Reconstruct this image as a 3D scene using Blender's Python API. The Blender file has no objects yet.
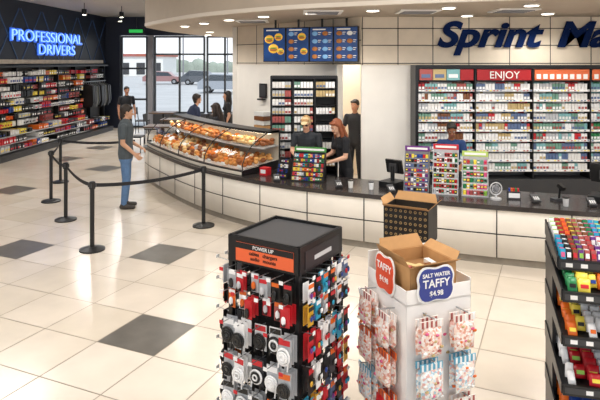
import bpy, math, random
import numpy as np
from mathutils import Vector, Matrix
random.seed(4)
sc=bpy.context.scene
sc.view_settings.view_transform='Standard'
try: sc.view_settings.look='None'
except Exception: pass
sc.view_settings.exposure=.3
R=random.random
U=random.uniform

# ---------------------------------------------------------------- materials
def lin(h):
    h=h.lstrip('#'); o=[]
    for i in (0,2,4):
        v=int(h[i:i+2],16)/255
        o.append(v/12.92 if v<=.04045 else ((v+.055)/1.055)**2.4)
    return (o[0],o[1],o[2],1)
_m={}
def mat(name,col,rough=.5,metal=0,emit=0,noise=0,nscale=8,bump=0):
    if name in _m: return _m[name]
    m=bpy.data.materials.new(name); m.use_nodes=True
    nt=m.node_tree; b=nt.nodes['Principled BSDF']
    c=lin(col)
    b.inputs['Base Color'].default_value=c
    b.inputs['Roughness'].default_value=rough
    b.inputs['Metallic'].default_value=metal
    if emit:
        b.inputs['Emission Color'].default_value=c
        b.inputs['Emission Strength'].default_value=emit
    if noise:
        tc=nt.nodes.new('ShaderNodeTexCoord'); nz=nt.nodes.new('ShaderNodeTexNoise')
        nz.inputs['Scale'].default_value=nscale; nz.inputs['Detail'].default_value=4
        cr=nt.nodes.new('ShaderNodeValToRGB')
        cr.color_ramp.elements[0].color=tuple(x*(1-noise) for x in c[:3])+(1,)
        cr.color_ramp.elements[1].color=tuple(min(1,x*(1+noise)) for x in c[:3])+(1,)
        cr.color_ramp.elements[0].position=.3; cr.color_ramp.elements[1].position=.7
        nt.links.new(tc.outputs['Object'],nz.inputs['Vector'])
        nt.links.new(nz.outputs['Fac'],cr.inputs['Fac'])
        nt.links.new(cr.outputs['Color'],b.inputs['Base Color'])
    _m[name]=m; return m
def glassmat(name,tint=(1,1,1,1),refl=.1):
    m=bpy.data.materials.new(name); m.use_nodes=True; nt=m.node_tree
    for n in list(nt.nodes): nt.nodes.remove(n)
    o=nt.nodes.new('ShaderNodeOutputMaterial'); t=nt.nodes.new('ShaderNodeBsdfTransparent'); g=nt.nodes.new('ShaderNodeBsdfGlossy')
    t.inputs['Color'].default_value=tint; g.inputs['Roughness'].default_value=.03
    x=nt.nodes.new('ShaderNodeMixShader'); x.inputs[0].default_value=refl
    nt.links.new(t.outputs[0],x.inputs[1]); nt.links.new(g.outputs[0],x.inputs[2]); nt.links.new(x.outputs[0],o.inputs[0])
    return m
def voromat(name,cols,scale):
    m=bpy.data.materials.new(name); m.use_nodes=True; nt=m.node_tree; b=nt.nodes['Principled BSDF']
    tc=nt.nodes.new('ShaderNodeTexCoord'); v=nt.nodes.new('ShaderNodeTexVoronoi'); v.inputs['Scale'].default_value=scale
    s=nt.nodes.new('ShaderNodeSeparateColor'); cr=nt.nodes.new('ShaderNodeValToRGB'); cr.color_ramp.interpolation='CONSTANT'
    e=cr.color_ramp.elements
    while len(e)<len(cols): e.new(.5)
    for i,c in enumerate(cols):
        e[i].position=i/len(cols)
    for i,c in enumerate(cols): e[i].color=lin(c)
    nt.links.new(tc.outputs['Object'],v.inputs['Vector']); nt.links.new(v.outputs['Color'],s.inputs[0])
    nt.links.new(s.outputs[0],cr.inputs['Fac']); nt.links.new(cr.outputs['Color'],b.inputs['Base Color'])
    b.inputs['Roughness'].default_value=.3
    return m
black=mat('black_plastic','#141416',.4); blackm=mat('black_metal','#1b1b1e',.35,.3)
dgrey=mat('dark_grey','#3a3a3c',.5); mgrey=mat('mid_grey','#85858a',.5); lgrey=mat('light_grey','#c4c4c6',.5)
white=mat('white_paint','#f4f3f0',.5); cream=mat('cream_wall','#f3eee6',.6,noise=.03,nscale=3)
tan=mat('tan_panel','#e8dac6',.5,noise=.04,nscale=5); taupe=mat('taupe_soffit','#bfb1a0',.7,noise=.03,nscale=4)
steel=mat('steel','#a8aaad',.3,.8); kraft=mat('kraft_card','#b98d5c',.8,noise=.08,nscale=12)
countm=mat('counter_top','#332e2d',.2,noise=.25,nscale=60)
panel=mat('counter_panel','#f3eee5',.25,noise=.03,nscale=4)
kick=mat('kick_tile','#8c8478',.4,noise=.1,nscale=10)
seam=mat('seam_dark','#2b2724',.6)
glass=glassmat('case_glass',(.98,.99,.98,1),.05); wglass=glassmat('window_glass',(.98,.99,1,1),.03)
HEX=['#c8202b','#e8e6e2','#f2f2f2','#1d3f8f','#1f7a45','#d9a62c','#e26a1e','#191919','#6a2a80','#27a0c4','#d95b8a','#7a4a28','#f0d850','#3c3c40','#8fc04a','#a8121c']
PAL=[mat('pack_%d'%i,h,.35) for i,h in enumerate(HEX)]
RED,OFFW,WHT,BLU,GRN,GLD,ORG,BLK,PUR,TEA,PNK,BRN,YEL,DGR,LIM,DRD=PAL
MRED=mat('muted_red','#a8524e',.4);MGRN=mat('muted_green','#6f9a88',.4);MTEA=mat('muted_teal','#7fb4b8',.4);MGLD=mat('muted_gold','#c4ab78',.4);MGY=mat('muted_grey','#b9bcc0',.4);MBL=mat('muted_blue','#5d7196',.4)

# ---------------------------------------------------------------- mesh builder
class MB:
    def __init__(s): s.v=[];s.f=[];s.mi=[];s.sm=[];s.mats=[];s.M=Matrix.Identity(4)
    def midx(s,m):
        if m not in s.mats: s.mats.append(m)
        return s.mats.index(m)
    def add(s,vs,fs,m,smooth=False):
        o=len(s.v); k=s.midx(m)
        for p in vs:
            q=s.M@Vector(p); s.v.append((q.x,q.y,q.z))
        for f in fs: s.f.append([o+i for i in f]); s.mi.append(k); s.sm.append(smooth)
    def box(s,c,d,m,rz=0,rx=0,ry=0):
        hx,hy,hz=d[0]/2,d[1]/2,d[2]/2
        vs=[Vector((x,y,z)) for x in(-hx,hx) for y in(-hy,hy) for z in(-hz,hz)]
        if rz or rx or ry:
            r=Matrix.Rotation(rz,3,'Z')@Matrix.Rotation(ry,3,'Y')@Matrix.Rotation(rx,3,'X'); vs=[r@v for v in vs]
        c=Vector(c)
        s.add([v+c for v in vs],[(0,1,3,2),(4,6,7,5),(0,4,5,1),(2,3,7,6),(0,2,6,4),(1,5,7,3)],m)
    def b2(s,a,b,m):
        s.box([(a[i]+b[i])/2 for i in range(3)],[abs(b[i]-a[i]) for i in range(3)],m)
    def cyl(s,a,b,r1,m,r2=None,n=14,caps=True):
        if r2 is None: r2=r1
        a=Vector(a);b=Vector(b);ax=(b-a).normalized()
        t=Vector((1,0,0)) if abs(ax.x)<.9 else Vector((0,1,0))
        u=ax.cross(t).normalized();w=ax.cross(u)
        vs=[];
        for p,r in((a,r1),(b,r2)):
            for i in range(n):
                an=2*math.pi*i/n; vs.append(p+u*math.cos(an)*r+w*math.sin(an)*r)
        s.add(vs,[(i,(i+1)%n,n+(i+1)%n,n+i) for i in range(n)],m,True)
        if caps: s.add(vs,[tuple(range(n-1,-1,-1)),tuple(range(n,2*n))],m)
    def sph(s,c,r,m,nu=10,nv=6,rz=0,rx=0):
        if not hasattr(r,'__len__'): r=(r,r,r)
        q=Matrix.Rotation(rz,3,'Z')@Matrix.Rotation(rx,3,'X'); c=Vector(c); vs=[c+q@Vector((0,0,r[2]))]
        for j in range(1,nv):
            ph=math.pi*j/nv
            for i in range(nu):
                th=2*math.pi*i/nu
                vs.append(c+q@Vector((r[0]*math.sin(ph)*math.cos(th),r[1]*math.sin(ph)*math.sin(th),r[2]*math.cos(ph))))
        vs.append(c+q@Vector((0,0,-r[2])))
        fs=[(0,1+i,1+(i+1)%nu) for i in range(nu)]
        for j in range(nv-2):
            for i in range(nu):
                a=1+j*nu+i;b=1+j*nu+(i+1)%nu; fs.append((a,a+nu,b+nu,b))
        L=len(vs)-1
        fs+=[(L,1+(nv-2)*nu+(i+1)%nu,1+(nv-2)*nu+i) for i in range(nu)]
        s.add(vs,fs,m,True)
    def tor(s,c,R_,r,m,axis='Y',n=18,k=6,sz=1):
        vs=[];fs=[]
        for i in range(n):
            a=2*math.pi*i/n
            for j in range(k):
                b=2*math.pi*j/k; rr=R_+r*math.cos(b)
                x,y,z=rr*math.cos(a),r*math.sin(b),rr*math.sin(a)*sz
                if axis=='Z': x,y,z=x,z,y
                vs.append((c[0]+x,c[1]+y,c[2]+z))
                fs.append((i*k+j,((i+1)%n)*k+j,((i+1)%n)*k+(j+1)%k,i*k+(j+1)%k))
        s.add(vs,fs,m,True)
    def prism(s,poly,z0,z1,m):
        n=len(poly); vs=[(x,y,z0) for x,y in poly]+[(x,y,z1) for x,y in poly]
        s.add(vs,[tuple(range(n-1,-1,-1)),tuple(range(n,2*n))]+[(i,(i+1)%n,n+(i+1)%n,n+i) for i in range(n)],m)
    def xprism(s,poly,x0,x1,m):   # poly in (y,z)
        n=len(poly); vs=[(x0,y,z) for y,z in poly]+[(x1,y,z) for y,z in poly]
        s.add(vs,[tuple(range(n)),tuple(range(2*n-1,n-1,-1))]+[(i,n+i,n+(i+1)%n,(i+1)%n) for i in range(n)],m)
    def sweep(s,pts,nrm,prof,m,smooth=False):
        k=len(prof); vs=[]
        for p,n in zip(pts,nrm):
            for o,z in prof: vs.append((p[0]+n[0]*o,p[1]+n[1]*o,z))
        fs=[(i*k+j,(i+1)*k+j,(i+1)*k+j+1,i*k+j+1) for i in range(len(pts)-1) for j in range(k-1)]
        s.add(vs,fs,m,smooth)
    def pillow(s,c,w,h,t,m,rz=0,rx=0):
        n=6; vs=[];fs=[]
        for sgn in(-1,1):
            for j in range(n+1):
                for i in range(n+1):
                    a=i/n*2-1;b=j/n*2-1
                    d=t/2*((1-a**4)*(1-b**4))**.5*(1+.15*math.sin(i*2.3+j*1.7))
                    vs.append((a*w/2*(1-.06*b*b),sgn*d,b*h/2))
        q=Matrix.Rotation(rz,3,'Z')@Matrix.Rotation(rx,3,'X'); c=Vector(c)
        vs=[q@Vector(v)+c for v in vs]
        o=(n+1)**2
        for j in range(n):
            for i in range(n):
                a=j*(n+1)+i; fs.append((a,a+1,a+n+2,a+n+1)); fs.append((o+a,o+a+n+1,o+a+n+2,o+a+1))
        s.add(vs,fs,m,True)
    def build(s,name,loc=(0,0,0),rz=0,parent=None,bevel=0):
        me=bpy.data.meshes.new(name); me.from_pydata(s.v,[],s.f)
        for m in s.mats: me.materials.append(m)
        me.polygons.foreach_set('material_index',s.mi); me.polygons.foreach_set('use_smooth',s.sm); me.update()
        ob=bpy.data.objects.new(name,me); sc.collection.objects.link(ob)
        ob.location=loc; ob.rotation_euler=(0,0,rz)
        if parent: ob.parent=parent
        if bevel:
            b=ob.modifiers.new('b','BEVEL'); b.width=bevel; b.segments=2; b.limit_method='ANGLE'
        return ob
def text(name,body,size,m,loc,rot,parent=None,ext=.01,off=0,shear=0,align='CENTER',sx=1):
    cu=bpy.data.curves.new(name,'FONT'); cu.body=body; cu.size=size; cu.extrude=ext; cu.offset=off; cu.shear=shear
    cu.align_x=align; cu.materials.append(m)
    ob=bpy.data.objects.new(name,cu); sc.collection.objects.link(ob); ob.location=loc; ob.rotation_euler=rot; ob.scale=(sx,1,1)
    if parent: ob.parent=parent
    return ob

# ---------------------------------------------------------------- camera / world
CH=2.55
cd=bpy.data.cameras.new('camera'); cd.lens=34.8; cd.sensor_width=36; cd.shift_y=-.23; cd.clip_end=500
cam=bpy.data.objects.new('camera',cd); sc.collection.objects.link(cam); cam.location=(0,0,CH); cam.rotation_euler=(math.pi/2,0,0); sc.camera=cam
w=bpy.data.worlds.new('world'); sc.world=w; w.use_nodes=True
nt=w.node_tree; bg=nt.nodes['Background']
tc=nt.nodes.new('ShaderNodeTexCoord'); sp=nt.nodes.new('ShaderNodeSeparateXYZ'); cr=nt.nodes.new('ShaderNodeValToRGB')
cr.color_ramp.elements[0].color=(.93,.96,1,1); cr.color_ramp.elements[1].color=(.66,.8,.98,1); cr.color_ramp.elements[1].position=.6
nt.links.new(tc.outputs['Generated'],sp.inputs[0]); nt.links.new(sp.outputs['Z'],cr.inputs[0]); nt.links.new(cr.outputs[0],bg.inputs[0])
bg.inputs[1].default_value=1.1

# ---------------------------------------------------------------- floor
TS=.64; u=Vector((.407,.914)); v=Vector((.914,-.407)); O=Vector((-1.43,5.45))
tl=[mat('tile_%d'%i,h,.2,noise=.05,nscale=2.5) for i,h in enumerate(['#d6cabb','#d3c7b7','#d9cec0','#d0c4b3'])]
tdk=mat('tile_dark','#625e58',.28,noise=.16,nscale=5)
dark=set()
for X,Y in [(-1.43,5.45),(-1.83,7.8),(-3.95,8.1),(-5.4,11.5),(-4.75,13.7),(-6.1,15.1),(-6.0,17.6),(-4.6,17.8),(-3.2,3.0)]:
    d=Vector((X,Y))-O; dark.add((round(d.dot(u)/TS),round(d.dot(v)/TS)))
mb=MB()
mb.b2((-9,-4,-.1),(8.2,22.7,-.003),mat('grout','#9a8f80',.8))
g=.005
for i in range(-28,40):
    for j in range(-34,34):
        c=O+u*TS*i+v*TS*j
        if not(-8.6<c.x<7.9 and -3.6<c.y<22.3): continue
        a=TS/2-g; q=[c+u*a*sx+v*a*sy for sx,sy in((-1,-1),(-1,1),(1,1),(1,-1))]
        mb.add([(p.x,p.y,0) for p in q],[(0,1,2,3)][::-1],tdk if (i,j) in dark else random.choice(tl))
mb.build('floor')
mb=MB(); mb.b2((-90,22.8,-.2),(60,170,-.12),mat('asphalt','#aeadab',.9,noise=.08,nscale=.5)); mb.build('ground_parking_lot')

# ---------------------------------------------------------------- curve of the counter
ctrl=[(-3.45,13.4),(-3.34,12.5),(-2.46,10.95),(-1.70,9.86),(-.94,9.07),(-.15,8.45),(.62,8.04),(1.33,7.72),(2.16,7.38),(2.94,7.12),(3.57,6.93),(4.6,6.72),(6.0,6.6),(7.6,6.6)]
def cat(P,n=6):
    out=[]
    for i in range(1,len(P)-2):
        for k in range(n):
            t=k/n; p0,p1,p2,p3=[Vector(P[i+a]) for a in(-1,0,1,2)]
            out.append(.5*((2*p1)+(p2-p0)*t+(2*p0-5*p1+4*p2-p3)*t*t+(3*p1-p0-3*p2+p3)*t**3))
    out.append(Vector(P[-2])); return out
def norms(pts):
    N=[]
    for i in range(len(pts)):
        d=(pts[min(i+1,len(pts)-1)]-pts[max(i-1,0)]).normalized(); N.append(Vector((-d.y,d.x)))
    return N
C=cat(ctrl); N=norms(C)
arc=[0]
for i in range(1,len(C)): arc.append(arc[-1]+(C[i]-C[i-1]).length)
def at(s):
    for i in range(1,len(C)):
        if arc[i]>=s:
            t=(s-arc[i-1])/(arc[i]-arc[i-1]); return C[i-1].lerp(C[i],t),N[i-1].lerp(N[i],t).normalized()
    return C[-1],N[-1]
mb=MB()
mb.sweep(C,N,[(.05,0),(.05,.1),(0,.1),(0,.7)],panel,True)
mb.sweep(C,N,[(.045,0),(.045,.102)],kick)
mb.sweep(C,N,[(0,.7),(-.035,.7),(-.035,.76),(.9,.76),(.9,.7),(.86,.7),(.86,0)],countm)
mb.sweep(C,N,[(-.003,.385),(-.003,.399)],seam)
s=.35
while s<arc[-1]:
    p,n=at(s); mb.box((p.x-n.x*.001,p.y-n.y*.001,.4),(.014,.008,.6),seam,rz=math.atan2(n.y,n.x)-math.pi/2); s+=.86
for e in(0,-1):
    p,n=C[e],N[e]; q=p+n*.88
    mb.add([(p.x,p.y,0),(q.x,q.y,0),(q.x,q.y,.76),(p.x,p.y,.76)],[(0,1,2,3)],panel)
mb.build('service_counter')

# ---------------------------------------------------------------- bakery case
BI=[i for i in range(len(C)) if C[i].x<-.85]; BC=[C[i] for i in BI]; BN=[N[i] for i in BI]; bl=arc[BI[-1]]
mb=MB()
mb.sweep(BC,BN,[(.04,.765),(.04,.84),(.09,.84)],black)
mb.sweep(BC,BN,[(.60,1.37),(.60,1.41),(.90,1.41),(.90,1.37),(.60,1.37)],black)
mb.sweep(BC,BN,[(.88,.765),(.88,1.37)],mat('case_back','#d9d0c0',.4))
mb.sweep(BC,BN,[(.07,.82),(.87,.90)],white)
mb.sweep(BC,BN,[(.52,1.12),(.52,1.135),(.86,1.16),(.86,1.14),(.52,1.12)],lgrey)
mb.sweep(BC,BN,[(.62,1.365),(.70,1.365)],mat('case_fill_glow','#fff2da',.5,emit=6))  # glowing strip added under the case top to brighten the inside
mb.sweep(BC,BN,[(.035,.768),(.035,.82)],mat('price_rail','#d8cfc0',.5))
profile=[(.05,.84),(.06,.95),(.12,1.07),(.24,1.2),(.42,1.31),(.60,1.385)]
s=0
while s<=bl+.01:
    p,n=at(min(s,bl))
    for (o1,z1),(o2,z2) in zip(profile[:-1],profile[1:]):
        a=p+n*o1;b=p+n*o2; mb.cyl((a.x,a.y,z1),(b.x,b.y,z2),.009,black,n=6)
    s+=bl/4
for e in(0,-1):
    p,n=BC[e],BN[e]
    poly=[(.05,.77),(.90,.77),(.90,.92),(.05,.86)]
    mb.add([(p.x+n.x*o,p.y+n.y*o,z) for o,z in poly],[tuple(range(len(poly)))],black)
    a=p+n*.89; mb.cyl((a.x,a.y,.77),(a.x,a.y,1.4),.018,black,n=6)
case=mb.build('bakery_display_case')
mb=MB(); mb.sweep(BC,BN,profile,glass,True)
for e in(0,-1):
    p,n=BC[e],BN[e]; poly=profile+[(.9,1.38),(.9,.9)]
    mb.add([(p.x+n.x*o,p.y+n.y*o,z) for o,z in poly],[tuple(range(len(poly)))],glass)
mb.build('glass_front',parent=case)
pm=[mat('pastry_%d'%i,h,.6,noise=.2,nscale=40) for i,h in enumerate(['#d08a42','#b86c2a','#dfa45e','#e8c48a','#8e5026','#e6802a','#f2dfc0'])]
mb=MB()
for tier in(0,1):
    s=.12
    while s<bl-.1:
        rows=(.17,.31,.45,.6,.74) if tier==0 else (.58,.68,.78)
        for o in rows:
            p,n=at(s+U(-.02,.02)); q=p+n*(o+U(-.02,.02)); z=(.845+.07*o if tier==0 else 1.15)+.035
            m=pm[int((s*1.7+tier*2+o*2))%6] if R()<.6 else random.choice(pm)
            mb.sph((q.x,q.y,z+.01),(U(.05,.07),U(.035,.05),U(.03,.045)),m,8,5,rz=U(0,3))
            if R()<.6: mb.sph((q.x+U(-.03,.03),q.y+U(-.03,.03),z+.06),(.052,.038,.032),m,8,5,rz=U(0,3))
        if R()<.3:
            p,n=at(s); q=p+n*.4; mb.box((q.x,q.y,.93),(.1,.2,.05),WHT,rz=math.atan2(n.y,n.x)-math.pi/2,rx=.3)
        s+=.105
pas=mb.build('bakery_pastries'); pas.parent=case
mb=MB()
for k in range(10):
    p,n=at(.3+k*.42); q=p+n*.1; mb.box((q.x,q.y,.885),(.09,.006,.05),WHT,rz=math.atan2(n.y,n.x)-math.pi/2)
mb.build('price_cards',parent=case)

# ---------------------------------------------------------------- room shell
LA=math.radians(85.9); LO=(-8.29,12.0,0)
mb=MB()
wb=mat('black_wall','#181f30',.45); ln=mat('wall_inlay','#34507c',.4)
mb.b2((-16,0,0),(10.6,.15,4.4),wb)
for k in range(9):
    x=1.2*k-.2
    mb.box((x+.5,-.008,3.3),(.04,.016,1.9),ln,ry=.62); mb.box((x+.5,-.008,3.3),(.04,.016,1.9),ln,ry=-.62)
mb.b2((0.2,-.12,2.5),(10,0,2.62),mat('light_wood','#d8ccbc',.5,noise=.1,nscale=6))
mb.build('wall_left',LO,LA)
neon=mat('neon_white','#8fbaff',.4,emit=1.1); neonb=mat('neon_blue_back','#2f62c8',.4,emit=.7)
e=bpy.data.objects.new('neon_wall_sign',None); sc.collection.objects.link(e); e.location=LO; e.rotation_euler=(0,0,LA)
for nm_,mm,yy,of,ex in(('glow_line',neonb,-.03,.03,.01),('sign_line',neon,-.07,-.01,.015)):
    text(nm_+'_1','PROFESSIONAL',.46,mm,(6.15,yy,3.16),(math.pi/2,0,0),e,ex,of,sx=1.4)
    text(nm_+'_2','DRIVERS',.46,mm,(6.6,yy,2.78),(math.pi/2,0,0),e,ex,of,sx=1.4)
# merchandise along left wall: colour runs of hanging goods on a slat panel
mb=MB()
slat=mat('slat_panel','#3c3835',.6)
mb.b2((.4,-.1,.1),(9.8,-.003,2.44),slat); mb.b2((.4,-.6,0),(9.8,-.05,.16),dgrey)
mb.b2((.4,-.4,2.4),(9.8,-.003,2.45),black)
for k in range(9): mb.b2((.4+k*1.17,-.25,.1),(.43+k*1.17,-.05,2.4),blackm)
for r_ in range(11):
    x=.5; z=.22+r_*.195; n=0; m=WHT; m2=WHT; d=.3
    while x<9.7:
        if n<=0:
            n=random.randint(2,6); m=random.choice([RED,OFFW,WHT,BLK,MGY,DGR,BLK,BLU,MRED,RED,OFFW,WHT,DGR,lgrey,ORG,BLK,YEL]); m2=random.choice([WHT,YEL,RED,BLK,BLU,WHT]); d=.5-.03*r_ if r_<3 else U(.22,.32)
            hh=U(.1,.165); gap=R()<.08
        n-=1
        if not gap and not (x>8.0 and .5<z<1.9):
            ww=.085; dd=d+U(-.02,.02)
            mb.b2((x,-dd,z),(x+ww,-.1,z+hh),m)
            mb.b2((x+.015,-dd-.004,z+.03),(x+ww-.015,-dd,z+hh*.55),m2)
            if R()<.3: mb.cyl((x+.05,-dd-.04,z+hh),(x+.05,-.1,z+hh),.006,steel,n=5)
        x+=.112
for r_ in range(3): mb.b2((.4,-.5,.2+r_*.195),(8,-.08,.21+r_*.195),lgrey)
jm=[BLK,DGR,mat('jacket_grey','#6e7176',.8),mat('jacket_olive','#55564a',.8),DGR]
for k in range(11):
    x=8.08+k*.15; y=-.32; w_=U(.2,.24); zt=1.78; zb=U(.95,1.05)
    mb.xprism([(y-.05,zt),(y+.05,zt),(y+w_,zt-.08),(y+w_+.03,zb+.15),(y+w_-.02,zb),(y-w_+.02,zb),(y-w_-.03,zb+.15),(y-w_,zt-.08)],x,x+U(.06,.1),jm[k%5])
    mb.cyl((x+.04,y,zt),(x+.04,y,zt+.08),.005,steel,n=5)
mb.cyl((8,-.32,1.86),(9.75,-.32,1.86),.015,steel); mb.cyl((8,-.32,1.86),(8,-.05,1.86),.015,steel); mb.cyl((9.75,-.32,1.86),(9.75,-.05,1.86),.015,steel)
mb.build('travel_goods_shelving',LO,LA)

mb=MB(); mb.b2((-9,-4,4.3),(8.2,22.7,4.45),mat('ceiling_paint','#b7b1a9',.8,noise=.03,nscale=2)); mb.build('ceiling')
mb=MB(); mb.b2((7.9,-4,0),(8.1,22.7,4.3),cream); mb.build('wall_right')
YW=22.5
fr=mat('window_frame','#33373b',.4)
mb=MB(); mb.b2((-7.6,YW,3.58),(8,YW+.18,4.3),wb); mb.build('wall_back_header')
mb=MB(); mb.b2((-5.7,YW,0),(8,YW+.18,.53),dgrey); mb.b2((-1.5,YW,.53),(8,YW+.18,3.58),cream); mb.b2((-5.9,YW-.05,0),(-5.7,YW+.18,3.58),mgrey); mb.build('wall_back')
mb=MB(); mb.b2((-7.6,YW-.05,0),(-6.98,YW+.18,3.58),wb); mb.build('wall_back_pier')
def window(name,x0,x1,z0,z1,nx,nz):
    mb=MB(); t=.07
    for a in range(nx+1):
        x=x0+(x1-x0)*a/nx; mb.b2((x-t/2,YW+.02,z0),(x+t/2,YW+.12,z1),fr)
    for z in [z0,z1]+nz: mb.b2((x0,YW+.02,z-t/2),(x1,YW+.12,z+t/2),fr)
    ob=mb.build(name); m2=MB(); m2.add([(x0,YW+.07,z0),(x1,YW+.07,z0),(x1,YW+.07,z1),(x0,YW+.07,z1)],[(0,1,2,3)],wglass); m2.build('pane',parent=ob)
window('window_1',-5.64,-3.72,.58,3.53,2,[2.85]); window('window_2',-3.6,-1.55,.58,3.53,3,[2.85])
window('door_1',-6.93,-5.95,.04,3.53,1,[1.1,2.3])
mb=MB(); mb.b2((-.5,-.04,-.1),(.5,.04,.1),black); mb.b2((-.42,-.05,-.06),(.42,-.04,.06),mat('exit_green','#2ba84a',.4,emit=.8)); 
mb.b2((-.02,-.02,.1),(.02,.02,.5),black)
mb.build('exit_sign',(-6.1,21.6,3.7)).scale=(.6,1,1)
# outdoor things
mb=MB()
for k in range(60):
    mb.sph((-70+k*1.9,150,U(0,.6)),(U(1.6,2.6),1,U(1.8,3.4)),mat('treeline','#949d90',.9,noise=.2,nscale=.3),8,6)
mb.build('distant_treeline')
mb=MB(); mb.b2((-38,110,-.12),(-26,122,3.6),mat('far_building','#e6e5e0',.7)); mb.b2((-38.3,109.7,3.6),(-25.7,122.3,4.1),mat('roof_far','#a8604f',.7))
for k in range(4): mb.b2((-37+k*3,109.9,.2),(-35.4+k*3,110,2.4),dgrey)
mb.build('distant_building')
def car(x,y,col,rz,tall=1.6):
    mb=MB(); b=mat('car_'+col,'#'+col,.25,.1); k=tall/1.6
    pr=[(-2.3,.35),(-2.3,.85*k),(-1.35,.98*k),(-.75,1.5*k),(1.3,1.58*k),(2.1,1.0*k),(2.3,.9*k),(2.3,.35)]
    mb.xprism(pr,-.85,.85,b)
    gl=[(-1.2,1.0*k),(-.7,1.43*k),(1.2,1.5*k),(1.85,1.02*k)]
    mb.xprism(gl,-.865,.865,mat('car_glass','#3a424a',.1))
    for yy in(-1.45,1.45):
        for xx in(-.8,.8): mb.cyl((xx-.1,yy,.33),(xx+.1,yy,.33),.34,black); mb.cyl((xx-.11,yy,.33),(xx+.11,yy,.33),.18,steel)
    mb.box((-.6,-2.31,.72*k),(.3,.04,.14),WHT); mb.box((.6,-2.31,.72*k),(.3,.04,.14),WHT)
    mb.build('parked_car',(x,y,-.12),rz)
car(-6.4,50,'9aa0a8',1.57,1.7); car(-11.5,68,'565a60',1.5,1.7); car(-16.5,70,'a07a78',1.6)
for x in(-9,-14.5,-19):
    mb=MB(); mb.cyl((0,0,0),(0,0,8),.09,mgrey); mb.box((.6,0,8),(1.4,.3,.15),mgrey); mb.cyl((0,0,0),(0,0,.7),.3,lgrey); mb.build('lot_light_pole',(x,72,-.12))

# canopy above the counter
cp=[Vector(p) for p in [(8,20.5),(0,20.6),(-1.9,19.3),(-2.9,17.2),(-3.4,15),(-3.5,13.2)]]
poly=[(p.x,p.y) for p in cp]+[(p.x,p.y) for p in C]+[(7.89,6.6)]
poly=[(min(x,7.89),y) for x,y in poly]
mb=MB(); mb.prism(poly,3.33,4.295,taupe)
mb.build('ceiling_canopy')
ftm=mat('fascia_trim','#e2d8ca',.5)
mb=MB(); mb.sweep(C,N,[(-.01,3.32),(-.01,3.38),(-.0,3.38)],ftm); mb.sweep(C,N,[(-.01,3.32),(.08,3.32),(.08,3.33)],ftm); mb.build('trim_canopy')
mb=MB()
lampm=mat('lamp_glow','#fff6e4',.5,emit=8)
lights=[]
for off,st in((.75,1.15),(2.3,1.4)):
    s=.5
    while s<arc[-1]-1.2:
        p,n=at(s); q=p+n*off
        if q.x<7.4: lights.append((q.x,q.y))
        s+=st
lights+=[(-2.3,14.8),(-1.6,16.8),(-.6,18.6),(-2.6,16.4)]
lights=[(x,y) for x,y in lights if not (y>9.7 and x>.9)]
for x,y in lights:
    mb.tor((x,y,3.32),.1,.015,white,axis='Z',n=14,k=5); mb.cyl((x,y,3.305),(x,y,3.328),.088,lampm,n=12)
mb.build('recessed_downlights')
mb=MB()
for x,y in((-.9,11.0),(.35,9.0),(1.8,8.9),(3.2,8.7)):
    mb.b2((x-.3,y-.3,3.31),(x+.3,y+.3,3.328),white)
    for k in range(5): mb.b2((x-.24,y-.22+k*.1,3.3),(x+.24,y-.18+k*.1,3.312),mgrey)
mb.build('ceiling_air_vents')
# inner walls
P0=Vector((-1.4,12.9));P1=Vector((1.06,10.0)); d=P1-P0; L=d.length; ang=math.atan2(d.y,d.x)
mb=MB()
mb.b2((0,0,0),(L*.84,.12,2.5),cream); mb.b2((0,-.01,2.5),(L,.12,3.328),tan)
for z in(2.52,2.92): mb.b2((0,-.014,z),(L,-.008,z+.014),seam)
for x in(.03,.75,1.5,2.3,3.1): mb.b2((x,-.014,2.5),(x+.012,-.008,3.328),seam)
for x in(L*.84-.02,): mb.b2((x,-.02,0),(x+.04,.13,2.5),white)
mb.build('wall_service_angled',(P0.x,P0.y,0),ang)
mb=MB()
mb.b2((1.06,10,0),(7.89,10.12,2.5),cream); mb.b2((1.06,9.98,2.5),(7.89,10.12,3.328),tan)
for z in(2.52,2.83,3.12): mb.b2((1.06,9.974,z),(7.89,9.98,z+.014),seam)
for x in(1.07,1.68,2.28,2.9,3.6,4.3,5,5.7): mb.b2((x,9.974,2.5),(x+.012,9.98,3.328),seam)
mb.build('wall_service_back')
mb=MB(); mb.b2((-1.5,12.9,0),(-1.38,19.5,3.328),cream); mb.build('wall_service_side')
mb=MB(); mb.b2((-1.35,13.2,0),(5,13.3,3.328),mat('backroom_wall','#e8d9c0',.6)); mb.build('wall_backroom')
# sign
navy=mat('sign_navy','#0f2350',.9)
navy.node_tree.nodes['Principled BSDF'].inputs['Specular IOR Level'].default_value=.1
e=bpy.data.objects.new('store_name_sign',None); sc.collection.objects.link(e); e.location=(2.34,9.94,2.82)
text('sign_word_1','Sprint',.6,navy,(0,0,0),(math.pi/2,0,0),e,.014,.02,.3,'LEFT',1.2)
text('sign_word_2','Mart',.6,navy,(2.05,0,0),(math.pi/2,0,0),e,.014,.02,.3,'LEFT',1.2)
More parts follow.
